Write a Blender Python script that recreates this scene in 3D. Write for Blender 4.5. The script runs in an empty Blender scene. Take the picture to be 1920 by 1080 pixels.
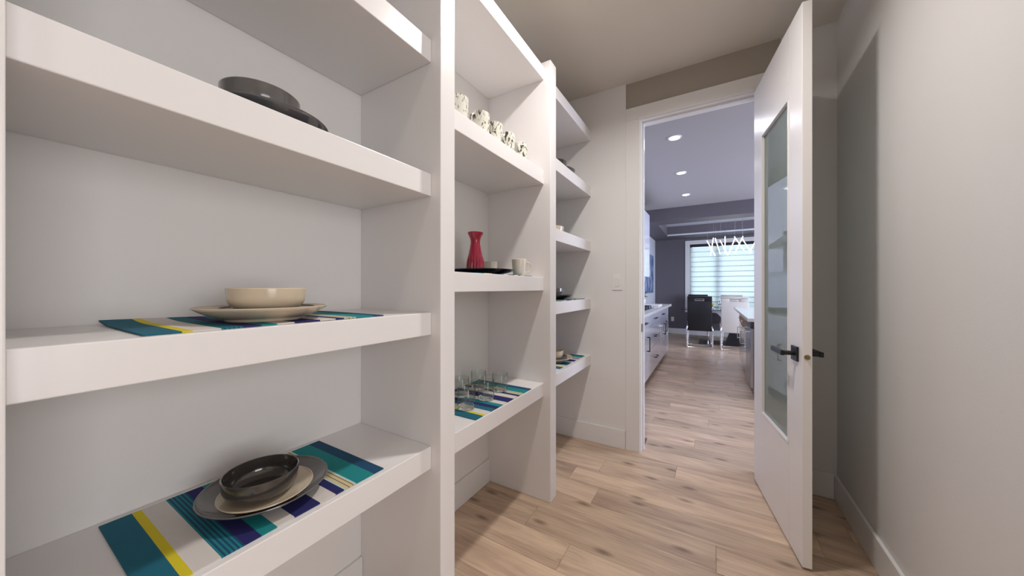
import bpy, bmesh, math, random
from mathutils import Vector, Matrix
random.seed(7)
sc = bpy.context.scene
C = sc.collection
PI = math.pi

# ------------------------------------------------------------------ camera
F_PX = 623.0
YAW = math.atan(373 / 623.0)
cam = bpy.data.cameras.new('camera')
cam.sensor_width = 36.0
cam.lens = 36.0 * F_PX / 1920.0
cam.clip_start = 0.02
cam_o = bpy.data.objects.new('camera', cam)
cam_o.location = (0, 0, 1.21)
cam_o.rotation_euler = (PI / 2, 0, YAW)
C.objects.link(cam_o)
sc.camera = cam_o

# ------------------------------------------------------------------ world, exposure, large lights
w = bpy.data.worlds.new('world')
sc.world = w
w.use_nodes = True
w.node_tree.nodes['Background'].inputs[0].default_value = (0.62, 0.80, 1.0, 1)
w.node_tree.nodes['Background'].inputs[1].default_value = 1.0
sc.view_settings.view_transform = 'Standard'
sc.view_settings.look = 'None'
sc.view_settings.exposure = 0.0
sc.view_settings.gamma = 1.0
sc.view_settings.use_curve_mapping = False

PANTRY_W = 16.6
KITCHEN_W = 3.6
WARM = (1.0, 0.95, 0.915)
COOL = (0.86, 0.85, 1.0)


def area(name, loc, rot, sx, sy, power, col):
    l = bpy.data.lights.new(name, 'AREA')
    l.shape = 'RECTANGLE'
    l.size = sx
    l.size_y = sy
    l.energy = power
    l.color = col
    o = bpy.data.objects.new(name, l)
    o.location = loc
    o.rotation_euler = rot
    C.objects.link(o)
    return o


# daylight outside the dining window and outside the added, unseen kitchen window
area('daylight_dining', (0.5, 10.25, 1.5), (-PI / 2, 0, 0), 2.4, 2.0, 50, (0.88, 0.94, 1.0))
area('fill_kitchen', (4.35, 5.6, 1.4), (0, PI / 2, 0), 1.9, 3.6, 330, (0.68, 0.76, 1.0))
# fill at the window of an added, unseen side hall, for near shelves
area('fill_hall', (2.85, -0.40, 1.45), (0, PI / 2, 0), 1.7, 1.6, 45, (1.0, 0.955, 0.93))


# ------------------------------------------------------------------ helpers: materials
def lin(c):
    return tuple(((v / 255.0) / 12.92 if v <= 10 else (((v / 255.0) + 0.055) / 1.055) ** 2.4) for v in c)


def new_mat(name):
    m = bpy.data.materials.new(name)
    m.use_nodes = True
    nt = m.node_tree
    b = nt.nodes['Principled BSDF']
    return m, nt, b


def setin(b, k, v):
    if k in b.inputs:
        b.inputs[k].default_value = v


def mat(name, col, rough=0.5, metal=0.0, spec=0.5, bump=0.0, bscale=60.0, coat=0.0, var=0.0, trans=0.0, ior=1.5):
    """paint or lacquer with a little procedural tone variation and surface relief"""
    m, nt, b = new_mat(name)
    setin(b, 'Base Color', (*col, 1))
    setin(b, 'Roughness', rough)
    setin(b, 'Metallic', metal)
    setin(b, 'Specular IOR Level', spec)
    setin(b, 'Coat Weight', coat)
    setin(b, 'Coat Roughness', 0.05)
    setin(b, 'Transmission Weight', trans)
    setin(b, 'IOR', ior)
    tc = nt.nodes.new('ShaderNodeTexCoord')
    if var > 0:
        n = nt.nodes.new('ShaderNodeTexNoise')
        n.inputs['Scale'].default_value = 3.0
        n.inputs['Detail'].default_value = 4.0
        nt.links.new(tc.outputs['Object'], n.inputs['Vector'])
        mx = nt.nodes.new('ShaderNodeMix')
        mx.data_type = 'RGBA'
        mx.inputs[6].default_value = (*[c * (1 - var) for c in col], 1)
        mx.inputs[7].default_value = (*[min(1, c * (1 + var)) for c in col], 1)
        nt.links.new(n.outputs['Fac'], mx.inputs[0])
        nt.links.new(mx.outputs[2], b.inputs['Base Color'])
    if bump > 0:
        n2 = nt.nodes.new('ShaderNodeTexNoise')
        n2.inputs['Scale'].default_value = bscale
        n2.inputs['Detail'].default_value = 3.0
        nt.links.new(tc.outputs['Object'], n2.inputs['Vector'])
        bp = nt.nodes.new('ShaderNodeBump')
        bp.inputs['Strength'].default_value = bump
        bp.inputs['Distance'].default_value = 0.002
        nt.links.new(n2.outputs['Fac'], bp.inputs['Height'])
        nt.links.new(bp.outputs['Normal'], b.inputs['Normal'])
    return m


def emit(name, col, strength):
    m, nt, b = new_mat(name)
    setin(b, 'Base Color', (0.8, 0.8, 0.8, 1))
    setin(b, 'Emission Color', (*col, 1))
    setin(b, 'Emission Strength', strength)
    return m


M = {}
M['shelf'] = mat('white_shelf_lacquer', (0.83, 0.805, 0.80), 0.28, bump=0.06, bscale=40, var=0.01)
M['trim'] = mat('white_trim_paint', (0.80, 0.785, 0.77), 0.32, var=0.01)
M['white_wall'] = mat('white_wall_paint', (0.80, 0.78, 0.765), 0.6, bump=0.15, bscale=250, var=0.012)
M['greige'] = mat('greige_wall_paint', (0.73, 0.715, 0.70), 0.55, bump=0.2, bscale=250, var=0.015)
M['taupe'] = mat('taupe_wall_paint', (0.39, 0.35, 0.295), 0.6, bump=0.2, bscale=250, var=0.015)
M['ceiling'] = mat('ceiling_paint', (0.75, 0.70, 0.625), 0.8, bump=0.3, bscale=300, var=0.015)
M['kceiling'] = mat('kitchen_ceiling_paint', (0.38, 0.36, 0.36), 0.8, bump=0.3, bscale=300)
M['kwall'] = mat('charcoal_wall_paint', lin((102, 97, 103)), 0.55, bump=0.2, bscale=250, var=0.015)
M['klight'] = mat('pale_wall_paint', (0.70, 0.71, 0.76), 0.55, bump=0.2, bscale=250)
M['door'] = mat('white_door_paint', (0.86, 0.84, 0.83), 0.30, bump=0.05, bscale=50, var=0.01)
M['black'] = mat('matte_black_metal', (0.012, 0.012, 0.014), 0.38, metal=0.3)
M['brass'] = mat('aged_brass', lin((150, 128, 62)), 0.3, metal=1.0)
M['chrome'] = mat('chrome', (0.78, 0.79, 0.82), 0.08, metal=1.0)
M['steel'] = mat('brushed_steel', (0.42, 0.42, 0.45), 0.25, metal=1.0, var=0.04)
M['darksteel'] = mat('dark_steel', (0.10, 0.10, 0.12), 0.2, metal=0.8, var=0.04)
M['gloss'] = mat('glossy_white_cabinet', (0.80, 0.82, 0.93), 0.12, coat=0.4, var=0.008)
M['quartz'] = mat('white_quartz', (0.74, 0.71, 0.69), 0.18, var=0.08)
M['islandbody'] = mat('glossy_dark_cabinet', (0.03, 0.028, 0.032), 0.12, coat=0.5)
M['plastic'] = mat('white_plastic', (0.82, 0.81, 0.79), 0.3)
M['rubber'] = mat('black_void', (0.01, 0.01, 0.01), 0.6)
M['leather_k'] = mat('black_leather', (0.010, 0.010, 0.013), 0.45, bump=0.2, bscale=200)
M['leather_w'] = mat('cream_leather', (0.74, 0.70, 0.64), 0.45, bump=0.2, bscale=200)
M['dgrey'] = mat('charcoal_glaze', lin((60, 56, 54)), 0.14, coat=0.9, var=0.06)
M['dgrey2'] = mat('warm_grey_glaze', lin((96, 86, 78)), 0.18, coat=0.3, var=0.06)
M['mgrey'] = mat('grey_glaze', lin((88, 85, 84)), 0.2, coat=0.7, var=0.05)
M['beige'] = mat('beige_glaze', lin((206, 190, 166)), 0.2, coat=0.3, var=0.02)
M['blackplate'] = mat('black_glaze', (0.008, 0.008, 0.010), 0.25, coat=0.2)
M['cream'] = mat('cream_porcelain', lin((222, 212, 198)), 0.18, coat=0.3, var=0.01)
M['bulb'] = emit('lamp_lens', (1.0, 0.97, 0.93), 14.0)
M['led'] = emit('led_tube', (1.0, 0.93, 0.84), 5.0)
M['clear'] = mat('clear_glass', (0.985, 0.995, 0.99), 0.0, trans=1.0, ior=1.38)
M['windowglass'] = mat('window_glass', (1, 1, 1), 0.0, trans=1.0, ior=1.02)
M['tableglass'] = mat('smoked_table_glass', (0.03, 0.035, 0.04), 0.05, coat=0.3)
M['leaf'] = mat('leaf_green', lin((60, 92, 38)), 0.5, var=0.25)
M['yellow'] = mat('yellow_petal', lin((225, 190, 30)), 0.5)
M['pot'] = mat('white_ceramic', (0.75, 0.76, 0.80), 0.25)
M['gold'] = mat('gold_edge', lin((170, 130, 80)), 0.3, metal=0.9)
M['subfloor'] = mat('dark_joint', lin((148, 122, 100)), 0.8)
M['warm_glint'] = mat('orange_reflection', lin((150, 104, 52)), 0.35, var=0.1)  # lights reflected on the black island, put in as base colour


def mat_red():
    m, nt, b = new_mat('ruby_glass')
    setin(b, 'Base Color', (*lin((196, 26, 72)), 1))
    setin(b, 'Roughness', 0.08)
    setin(b, 'Transmission Weight', 0.6)
    setin(b, 'IOR', 1.42)
    setin(b, 'Coat Weight', 0.5)
    return m


M['ruby'] = mat_red()


def mat_frost():
    """satin glass of the door: smooth reflecting face over a pale green translucent body"""
    m, nt, b = new_mat('frosted_green_glass')
    setin(b, 'Base Color', (0.37, 0.435, 0.415, 1))
    setin(b, 'Roughness', 0.02)
    setin(b, 'IOR', 1.80)
    setin(b, 'Coat Weight', 0.25)
    setin(b, 'Coat Roughness', 0.01)
    setin(b, 'Coat IOR', 1.6)
    out = nt.nodes['Material Output']
    tr = nt.nodes.new('ShaderNodeBsdfTranslucent')
    tr.inputs['Color'].default_value = (0.80, 0.86, 0.83, 1)
    mx = nt.nodes.new('ShaderNodeMixShader')
    mx.inputs[0].default_value = 0.48
    nt.links.new(b.outputs[0], mx.inputs[1])
    nt.links.new(tr.outputs[0], mx.inputs[2])
    nt.links.new(mx.outputs[0], out.inputs['Surface'])
    return m


M['frost'] = mat_frost()


def mat_thin_glass():
    """thin blown glass: clear straight through, mirror-like towards the rims by Fresnel"""
    m, nt, b = new_mat('thin_clear_glass')
    out = nt.nodes['Material Output']
    tr = nt.nodes.new('ShaderNodeBsdfTransparent')
    tr.inputs['Color'].default_value = (0.955, 0.975, 0.968, 1)
    gl = nt.nodes.new('ShaderNodeBsdfGlossy')
    gl.inputs['Roughness'].default_value = 0.01
    lw = nt.nodes.new('ShaderNodeLayerWeight')
    lw.inputs['Blend'].default_value = 0.5
    pw = nt.nodes.new('ShaderNodeMath')
    pw.operation = 'POWER'
    pw.inputs[1].default_value = 5.0
    nt.links.new(lw.outputs['Facing'], pw.inputs[0])
    fr = nt.nodes.new('ShaderNodeMath')
    fr.operation = 'MULTIPLY_ADD'
    fr.inputs[1].default_value = 0.75
    fr.inputs[2].default_value = 0.045
    nt.links.new(pw.outputs[0], fr.inputs[0])
    ed = nt.nodes.new('ShaderNodeMix')      # longer path through the wall at the silhouette: greener, darker
    ed.data_type = 'RGBA'
    ed.inputs[6].default_value = (0.955, 0.975, 0.968, 1)
    ed.inputs[7].default_value = (0.40, 0.48, 0.47, 1)
    nt.links.new(pw.outputs[0], ed.inputs[0])
    nt.links.new(ed.outputs[2], tr.inputs['Color'])
    mx = nt.nodes.new('ShaderNodeMixShader')
    nt.links.new(fr.outputs[0], mx.inputs[0])
    nt.links.new(tr.outputs[0], mx.inputs[1])
    nt.links.new(gl.outputs[0], mx.inputs[2])
    nt.links.new(mx.outputs[0], out.inputs['Surface'])
    nt.nodes.remove(b)
    return m


M['thin_glass'] = mat_thin_glass()


def mat_blind(name, col, t):
    m, nt, b = new_mat(name)
    setin(b, 'Base Color', (*col, 1))
    setin(b, 'Roughness', 0.8)
    out = nt.nodes['Material Output']
    tr = nt.nodes.new('ShaderNodeBsdfTranslucent')
    tr.inputs['Color'].default_value = (*col, 1)
    mx = nt.nodes.new('ShaderNodeMixShader')
    mx.inputs[0].default_value = t
    nt.links.new(b.outputs[0], mx.inputs[1])
    nt.links.new(tr.outputs[0], mx.inputs[2])
    nt.links.new(mx.outputs[0], out.inputs['Surface'])
    return m


M['blind'] = mat_blind('blind_fabric', (0.74, 0.80, 0.80), 0.6)
M['sheer'] = mat_blind('blind_fold', (0.34, 0.40, 0.42), 0.5)


def mat_floor():
    """pale oak vinyl plank, each board its own tone; grain runs along the board (local X)"""
    m, nt, b = new_mat('oak_plank')
    N = nt.nodes
    L = nt.links
    tc = N.new('ShaderNodeTexCoord')
    oi = N.new('ShaderNodeObjectInfo')
    mul = N.new('ShaderNodeVectorMath')
    mul.operation = 'SCALE'
    comb = N.new('ShaderNodeCombineXYZ')
    L.new(oi.outputs['Random'], comb.inputs[0])
    L.new(oi.outputs['Random'], comb.inputs[1])
    L.new(oi.outputs['Random'], comb.inputs[2])
    L.new(comb.outputs[0], mul.inputs[0])
    mul.inputs['Scale'].default_value = 57.0
    add = N.new('ShaderNodeVectorMath')
    add.operation = 'ADD'
    L.new(tc.outputs['Object'], add.inputs[0])
    L.new(mul.outputs[0], add.inputs[1])
    mp = N.new('ShaderNodeMapping')
    mp.inputs['Scale'].default_value = (3.0, 52, 52)
    L.new(add.outputs[0], mp.inputs[0])
    n1 = N.new('ShaderNodeTexNoise')
    n1.inputs['Scale'].default_value = 1.6
    n1.inputs['Detail'].default_value = 7
    n1.inputs['Roughness'].default_value = 0.62
    n1.inputs['Distortion'].default_value = 0.6
    L.new(mp.outputs[0], n1.inputs['Vector'])
    mp2 = N.new('ShaderNodeMapping')
    mp2.inputs['Scale'].default_value = (1.1, 6.5, 6.5)
    L.new(add.outputs[0], mp2.inputs[0])
    n2 = N.new('ShaderNodeTexNoise')
    n2.inputs['Scale'].default_value = 1.5
    n2.inputs['Detail'].default_value = 3
    n2.inputs['Distortion'].default_value = 1.2
    L.new(mp2.outputs[0], n2.inputs['Vector'])
    r1 = N.new('ShaderNodeValToRGB')
    e = r1.color_ramp.elements
    e[0].position = 0.30
    e[0].color = (*lin((142, 115, 96)), 1)
    e[1].position = 0.66
    e[1].color = (*lin((196, 170, 144)), 1)
    x = e.new(0.48)
    x.color = (*lin((178, 151, 127)), 1)
    L.new(n1.outputs['Fac'], r1.inputs[0])
    r2 = N.new('ShaderNodeValToRGB')
    e = r2.color_ramp.elements
    e[0].position = 0.34
    e[0].color = (*lin((156, 130, 112)), 1)
    e[1].position = 0.62
    e[1].color = (*lin((204, 180, 152)), 1)
    L.new(n2.outputs['Fac'], r2.inputs[0])
    mx = N.new('ShaderNodeMix')
    mx.data_type = 'RGBA'
    mx.inputs[0].default_value = 0.55
    L.new(r1.outputs[0], mx.inputs[6])
    L.new(r2.outputs[0], mx.inputs[7])
    # knots
    mp3 = N.new('ShaderNodeMapping')
    mp3.inputs['Scale'].default_value = (1.9, 5.2, 0.0)
    L.new(add.outputs[0], mp3.inputs[0])
    v = N.new('ShaderNodeTexVoronoi')
    v.voronoi_dimensions = '2D'
    v.inputs['Scale'].default_value = 1.0
    v.inputs['Randomness'].default_value = 1.0
    L.new(mp3.outputs[0], v.inputs['Vector'])
    r3 = N.new('ShaderNodeValToRGB')
    e = r3.color_ramp.elements
    e[0].position = 0.025
    e[0].color = (0.22, 0.16, 0.13, 1)
    e[1].position = 0.11
    e[1].color = (1, 1, 1, 1)
    L.new(v.outputs['Distance'], r3.inputs[0])
    mk = N.new('ShaderNodeMix')
    mk.data_type = 'RGBA'
    mk.blend_type = 'MULTIPLY'
    mk.inputs[0].default_value = 0.65
    L.new(mx.outputs[2], mk.inputs[6])
    L.new(r3.outputs[0], mk.inputs[7])
    # tone per board
    hsv = N.new('ShaderNodeHueSaturation')
    mr = N.new('ShaderNodeMapRange')
    mr.inputs['To Min'].default_value = 1.06
    mr.inputs['To Max'].default_value = 1.48
    L.new(oi.outputs['Random'], mr.inputs['Value'])
    L.new(mr.outputs[0], hsv.inputs['Value'])
    hsv.inputs['Saturation'].default_value = 0.95
    L.new(mk.outputs[2], hsv.inputs['Color'])
    L.new(hsv.outputs[0], b.inputs['Base Color'])
    rr = N.new('ShaderNodeMapRange')
    rr.inputs['To Min'].default_value = 0.30
    rr.inputs['To Max'].default_value = 0.46
    L.new(n1.outputs['Fac'], rr.inputs['Value'])
    L.new(rr.outputs[0], b.inputs['Roughness'])
    bp = N.new('ShaderNodeBump')
    bp.inputs['Strength'].default_value = 0.12
    bp.inputs['Distance'].default_value = 0.002
    L.new(n1.outputs['Fac'], bp.inputs['Height'])
    L.new(bp.outputs[0], b.inputs['Normal'])
    return m


M['floor'] = mat_floor()

MAT_W, MAT_L = 0.343, 0.488


def mat_placemat():
    """woven stripes across the length of the mat (local Y from 0 to MAT_L)"""
    m, nt, b = new_mat('striped_weave')
    N = nt.nodes
    L = nt.links
    tc = N.new('ShaderNodeTexCoord')
    sp = N.new('ShaderNodeSeparateXYZ')
    L.new(tc.outputs['Object'], sp.inputs[0])
    mr = N.new('ShaderNodeMapRange')
    mr.inputs['From Max'].default_value = MAT_L
    L.new(sp.outputs[1], mr.inputs['Value'])
    teal = lin((6, 104, 128))
    teal2 = lin((0, 138, 142))
    dteal = lin((4, 72, 110))
    navy = lin((30, 30, 100))
    white = lin((226, 220, 215))
    yellow = lin((228, 210, 34))
    beige = lin((222, 206, 160))
    cyan = lin((190, 228, 228))
    dark = lin((24, 24, 50))
    st = [(0, teal), (.048, yellow), (.064, white)]
    p = .106
    for k in range(5):
        st += [(p, lin((14, 130, 140))), (p + .004, dteal)]
        p += .0076
    st += [(.144, navy), (.175, teal2), (.204, white), (.242, navy), (.300, white), (.340, navy),
           (.364, cyan), (.367, beige), (.376, dark), (.378, beige), (.387, dark), (.389, beige), (.394, cyan),
           (.397, teal2), (.453, dteal)]
    r = N.new('ShaderNodeValToRGB')
    r.color_ramp.interpolation = 'CONSTANT'
    e = r.color_ramp.elements
    while len(e) > 1:
        e.remove(e[-1])
    e[0].position = 0
    e[0].color = (*st[0][1], 1)
    for (q, c) in st[1:]:
        x = e.new(q / MAT_L)
        x.color = (*c, 1)
    L.new(mr.outputs[0], r.inputs[0])
    # weave: fine crossed waves darken and lift the threads
    w1 = N.new('ShaderNodeTexWave')
    w1.bands_direction = 'X'
    w1.inputs['Scale'].default_value = 130
    L.new(tc.outputs['Object'], w1.inputs['Vector'])
    w2 = N.new('ShaderNodeTexWave')
    w2.bands_direction = 'Y'
    w2.inputs['Scale'].default_value = 130
    L.new(tc.outputs['Object'], w2.inputs['Vector'])
    ml = N.new('ShaderNodeMath')
    ml.operation = 'MULTIPLY'
    L.new(w1.outputs['Fac'], ml.inputs[0])
    L.new(w2.outputs['Fac'], ml.inputs[1])
    mr2 = N.new('ShaderNodeMapRange')
    mr2.inputs['To Min'].default_value = 0.82
    mr2.inputs['To Max'].default_value = 1.08
    L.new(ml.outputs[0], mr2.inputs['Value'])
    hs = N.new('ShaderNodeHueSaturation')
    L.new(mr2.outputs[0], hs.inputs['Value'])
    L.new(r.outputs[0], hs.inputs['Color'])
    L.new(hs.outputs[0], b.inputs['Base Color'])
    setin(b, 'Roughness', 0.85)
    bp = N.new('ShaderNodeBump')
    bp.inputs['Strength'].default_value = 0.3
    bp.inputs['Distance'].default_value = 0.001
    L.new(ml.outputs[0], bp.inputs['Height'])
    L.new(bp.outputs[0], b.inputs['Normal'])
    return m


M['placemat'] = mat_placemat()


def mat_marble():
    m, nt, b = new_mat('marbled_mug_glaze')
    N = nt.nodes
    L = nt.links
    tc = N.new('ShaderNodeTexCoord')
    oi = N.new('ShaderNodeObjectInfo')
    add = N.new('ShaderNodeVectorMath')
    add.operation = 'ADD'
    sc_ = N.new('ShaderNodeVectorMath')
    sc_.operation = 'SCALE'
    sc_.inputs['Scale'].default_value = 9
    L.new(oi.outputs['Location'], sc_.inputs[0])
    L.new(tc.outputs['Object'], add.inputs[0])
    L.new(sc_.outputs[0], add.inputs[1])
    mp = N.new('ShaderNodeMapping')
    mp.inputs['Scale'].default_value = (60, 60, 26)
    mp.inputs['Rotation'].default_value = (0.25, 0.2, 0)
    L.new(add.outputs[0], mp.inputs[0])
    n = N.new('ShaderNodeTexNoise')
    n.inputs['Scale'].default_value = 1.0
    n.inputs['Detail'].default_value = 5
    n.inputs['Distortion'].default_value = 1.6
    L.new(mp.outputs[0], n.inputs['Vector'])
    r = N.new('ShaderNodeValToRGB')
    e = r.color_ramp.elements
    e[0].position = 0.40
    e[0].color = (*lin((70, 68, 62)), 1)
    e[1].position = 0.47
    e[1].color = (*lin((226, 224, 212)), 1)
    L.new(n.outputs['Fac'], r.inputs[0])
    L.new(r.outputs[0], b.inputs['Base Color'])
    setin(b, 'Roughness', 0.25)
    return m


M['marble'] = mat_marble()


def mat_art():
    m, nt, b = new_mat('abstract_paint')
    N = nt.nodes
    L = nt.links
    tc = N.new('ShaderNodeTexCoord')
    mp = N.new('ShaderNodeMapping')
    mp.inputs['Scale'].default_value = (1, 6, 2.0)
    L.new(tc.outputs['Object'], mp.inputs[0])
    n = N.new('ShaderNodeTexNoise')
    n.inputs['Scale'].default_value = 1.4
    n.inputs['Detail'].default_value = 5
    n.inputs['Distortion'].default_value = 1.0
    L.new(mp.outputs[0], n.inputs['Vector'])
    r = N.new('ShaderNodeValToRGB')
    e = r.color_ramp.elements
    e[0].position = 0.35
    e[0].color = (*lin((60, 72, 105)), 1)
    e[1].position = 0.7
    e[1].color = (*lin((205, 205, 222)), 1)
    x = e.new(0.52)
    x.color = (*lin((100, 125, 165)), 1)
    L.new(n.outputs['Fac'], r.inputs[0])
    L.new(r.outputs[0], b.inputs['Base Color'])
    setin(b, 'Roughness', 0.6)
    return m


M['art'] = mat_art()


# ------------------------------------------------------------------ helpers: geometry
def add_box(bm, x0, x1, y0, y1, z0, z1, bevel=0.0, seg=2):
    t = bmesh.new()
    bmesh.ops.create_cube(t, size=1.0)
    for v in t.verts:
        v.co = Vector((x0 + (v.co.x + .5) * (x1 - x0), y0 + (v.co.y + .5) * (y1 - y0), z0 + (v.co.z + .5) * (z1 - z0)))
    if bevel > 0:
        bmesh.ops.bevel(t, geom=list(t.edges), offset=bevel, segments=seg, affect='EDGES', profile=0.5)
    merge(bm, t)


def merge(bm, t):
    me = bpy.data.meshes.new('tmp')
    t.to_mesh(me)
    t.free()
    bm.from_mesh(me)
    bpy.data.meshes.remove(me)


def add_lathe(bm, prof, seg=48, cx=0, cy=0, cz=0, flute=0, famp=0.0, fz=None):
    rings = []
    for (r, z) in prof:
        if r < 1e-6:
            rings.append([bm.verts.new((cx, cy, cz + z))])
        else:
            ring = []
            for k in range(seg):
                a = 2 * PI * k / seg
                rr = r
                if flute and (fz is None or fz(z) > 0):
                    rr = r * (1 + famp * (fz(z) if fz else 1) * math.cos(flute * a))
                ring.append(bm.verts.new((cx + rr * math.cos(a), cy + rr * math.sin(a), cz + z)))
            rings.append(ring)
    for a, b in zip(rings, rings[1:]):
        if len(a) == 1 and len(b) == 1:
            continue
        for k in range(seg):
            k2 = (k + 1) % seg
            if len(a) == 1:
                bm.faces.new((a[0], b[k2], b[k]))
            elif len(b) == 1:
                bm.faces.new((a[k], a[k2], b[0]))
            else:
                bm.faces.new((a[k], a[k2], b[k2], b[k]))
    bmesh.ops.recalc_face_normals(bm, faces=bm.faces[:])


def add_tube(bm, pts, r, seg=10, closed=False, sy=1.0):
    pts = [Vector(p) for p in pts]
    n = len(pts)
    rings = []
    up = None
    for i in range(n):
        if closed:
            d = (pts[(i + 1) % n] - pts[i - 1]).normalized()
        else:
            d = (pts[min(i + 1, n - 1)] - pts[max(i - 1, 0)]).normalized()
        if up is None:
            up = Vector((0, 0, 1)) if abs(d.z) < 0.9 else Vector((1, 0, 0))
        u = (up - d * up.dot(d)).normalized()
        up = u
        v = d.cross(u)
        rings.append([bm.verts.new(pts[i] + u * (r * math.cos(2 * PI * k / seg)) + v * (r * sy * math.sin(2 * PI * k / seg))) for k in range(seg)])
    m = n if closed else n - 1
    for i in range(m):
        a = rings[i]
        b = rings[(i + 1) % n]
        for k in range(seg):
            k2 = (k + 1) % seg
            bm.faces.new((a[k], a[k2], b[k2], b[k]))
    if not closed:
        bm.faces.new(rings[0][::-1])
        bm.faces.new(rings[-1])
    bmesh.ops.recalc_face_normals(bm, faces=bm.faces[:])


def rounded(pts, rad, n=5):
    pts = [Vector(p) for p in pts]
    out = [pts[0]]
    for i in range(1, len(pts) - 1):
        p = pts[i]
        a = (pts[i - 1] - p).normalized()
        b = (pts[i + 1] - p).normalized()
        r = min(rad, (pts[i - 1] - p).length * .45, (pts[i + 1] - p).length * .45)
        s, e = p + a * r, p + b * r
        for k in range(n + 1):
            t = k / n
            out.append((1 - t) ** 2 * s + 2 * t * (1 - t) * p + t * t * e)
    out.append(pts[-1])
    return out


def obj(name, bm, m, parent=None, smooth=False, kind=None, loc=None):
    me = bpy.data.meshes.new(name)
    bm.to_mesh(me)
    bm.free()
    if smooth:
        for p in me.polygons:
            p.use_smooth = True
        try:
            me.set_sharp_from_angle(angle=math.radians(40))
        except Exception:
            pass
    me.materials.append(m)
    o = bpy.data.objects.new(name, me)
    C.objects.link(o)
    if parent:
        o.parent = parent
    if loc:
        o.location = loc
    if kind:
        o['kind'] = kind
    return o


def box(name, m, b, parent=None, bevel=0.0, kind=None, label=None):
    bm = bmesh.new()
    add_box(bm, *b, bevel=bevel)
    o = obj(name, bm, m, parent, kind=kind)
    if label:
        o['label'] = label
    return o


def cbox(name, m, b, parent=None, bevel=0.0):
    """box whose origin sits at its own centre"""
    x0, x1, y0, y1, z0, z1 = b
    cx, cy, cz = (x0 + x1) / 2, (y0 + y1) / 2, (z0 + z1) / 2
    bm = bmesh.new()
    add_box(bm, x0 - cx, x1 - cx, y0 - cy, y1 - cy, z0 - cz, z1 - cz, bevel=bevel)
    return obj(name, bm, m, parent, loc=(cx, cy, cz))


def tag(o, label, cat, group=None):
    o['label'] = label
    o['category'] = cat
    if group:
        o['group'] = group
    return o


def thing(name, label, cat, loc=(0, 0, 0), rz=0.0, group=None):
    o = bpy.data.objects.new(name, None)
    o.empty_display_size = 0.05
    C.objects.link(o)
    o.location = loc
    o.rotation_euler = (0, 0, rz)
    return tag(o, label, cat, group)


def sempty(name, loc=(0, 0, 0), rz=0.0, label=None):
    o = bpy.data.objects.new(name, None)
    C.objects.link(o)
    o.location = loc
    o.rotation_euler = (0, 0, rz)
    o['kind'] = 'structure'
    if label:
        o['label'] = label
    return o


def copy_tree(o, parent=None):
    c = o.copy()
    C.objects.link(c)
    if parent:
        c.parent = parent
    for ch in list(o.children):
        copy_tree(ch, c)
    return c


# ------------------------------------------------------------------ room shell
XB, XR = -1.20, 0.62          # pantry: wall behind the shelves, right wall
YE, YK = 2.59, 2.71           # pantry / kitchen faces of the end wall
YB, YD = -1.30, 9.82          # wall behind the viewer, dining window wall
XKL, XKR = -1.31, 4.0         # kitchen left and right walls
ZC = 2.74
JL, JR, ZH = -0.44, 0.268, 2.447   # door opening

S = 'structure'
fl = box('floor', M['subfloor'], (-1.5, XKR + .15, YB - .85, YD + .15, -0.12, -0.006), kind=S)
box('ceiling', M['ceiling'], (-1.5, 2.75, YB - .85, YE + .06, ZC, ZC + .1), kind=S)
box('ceiling', M['kceiling'], (-1.5, XKR + .15, YE + .06, YD + .15, ZC, ZC + .1), kind=S)
box('wall_left', M['white_wall'], (XB - .12, XB, YB - .7, YE, 0, ZC), kind=S)
YO = 0.62                     # right wall cut short beside the viewer; the unseen hall is added for light
box('wall_right', M['greige'], (XR, XR + .12, YO, YE, 0, ZC), kind=S)
box('wall_added_hall', M['white_wall'], (XR + .12, 2.75, YO, YO + .12, 0, ZC), kind=S)
bm = bmesh.new()
add_box(bm, 2.60, 2.75, YB - .7, -1.2, 0, ZC)
add_box(bm, 2.60, 2.75, .40, YO, 0, ZC)
add_box(bm, 2.60, 2.75, -1.2, .40, 0, .6)
add_box(bm, 2.60, 2.75, -1.2, .40, 2.3, ZC)
obj('wall_added_hall_window', bm, M['white_wall'], kind=S)
box('wall_back', M['white_wall'], (XB - .12, 2.75, YB - .82, YB - .7, 0, ZC), kind=S)
bm = bmesh.new()
add_box(bm, -1.5, JL - .02, YE, YK, 0, ZC)
add_box(bm, XR + .06, XKR + .15, YE, YK, 0, ZC)
add_box(bm, JR + .10, XR + .06, YE + .004, YK, 0, ZC)
add_box(bm, JR + .02, JR + .10, YE, YK, 0, ZC)
add_box(bm, JL - .02, JR + .02, YE, YK, ZH + .02, ZC)
obj('wall_end', bm, M['taupe'], kind=S)
box('wall_end_brightened', M['greige'], (JR + .10, XR + .06, YE, YE + .004, 0, ZC), kind=S)  # same end wall, painted paler in place of light behind the door
box('trim_1', M['white_wall'], (XB, -0.548, YE - .012, YE, 0, ZC), kind=S, bevel=.001)
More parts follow.
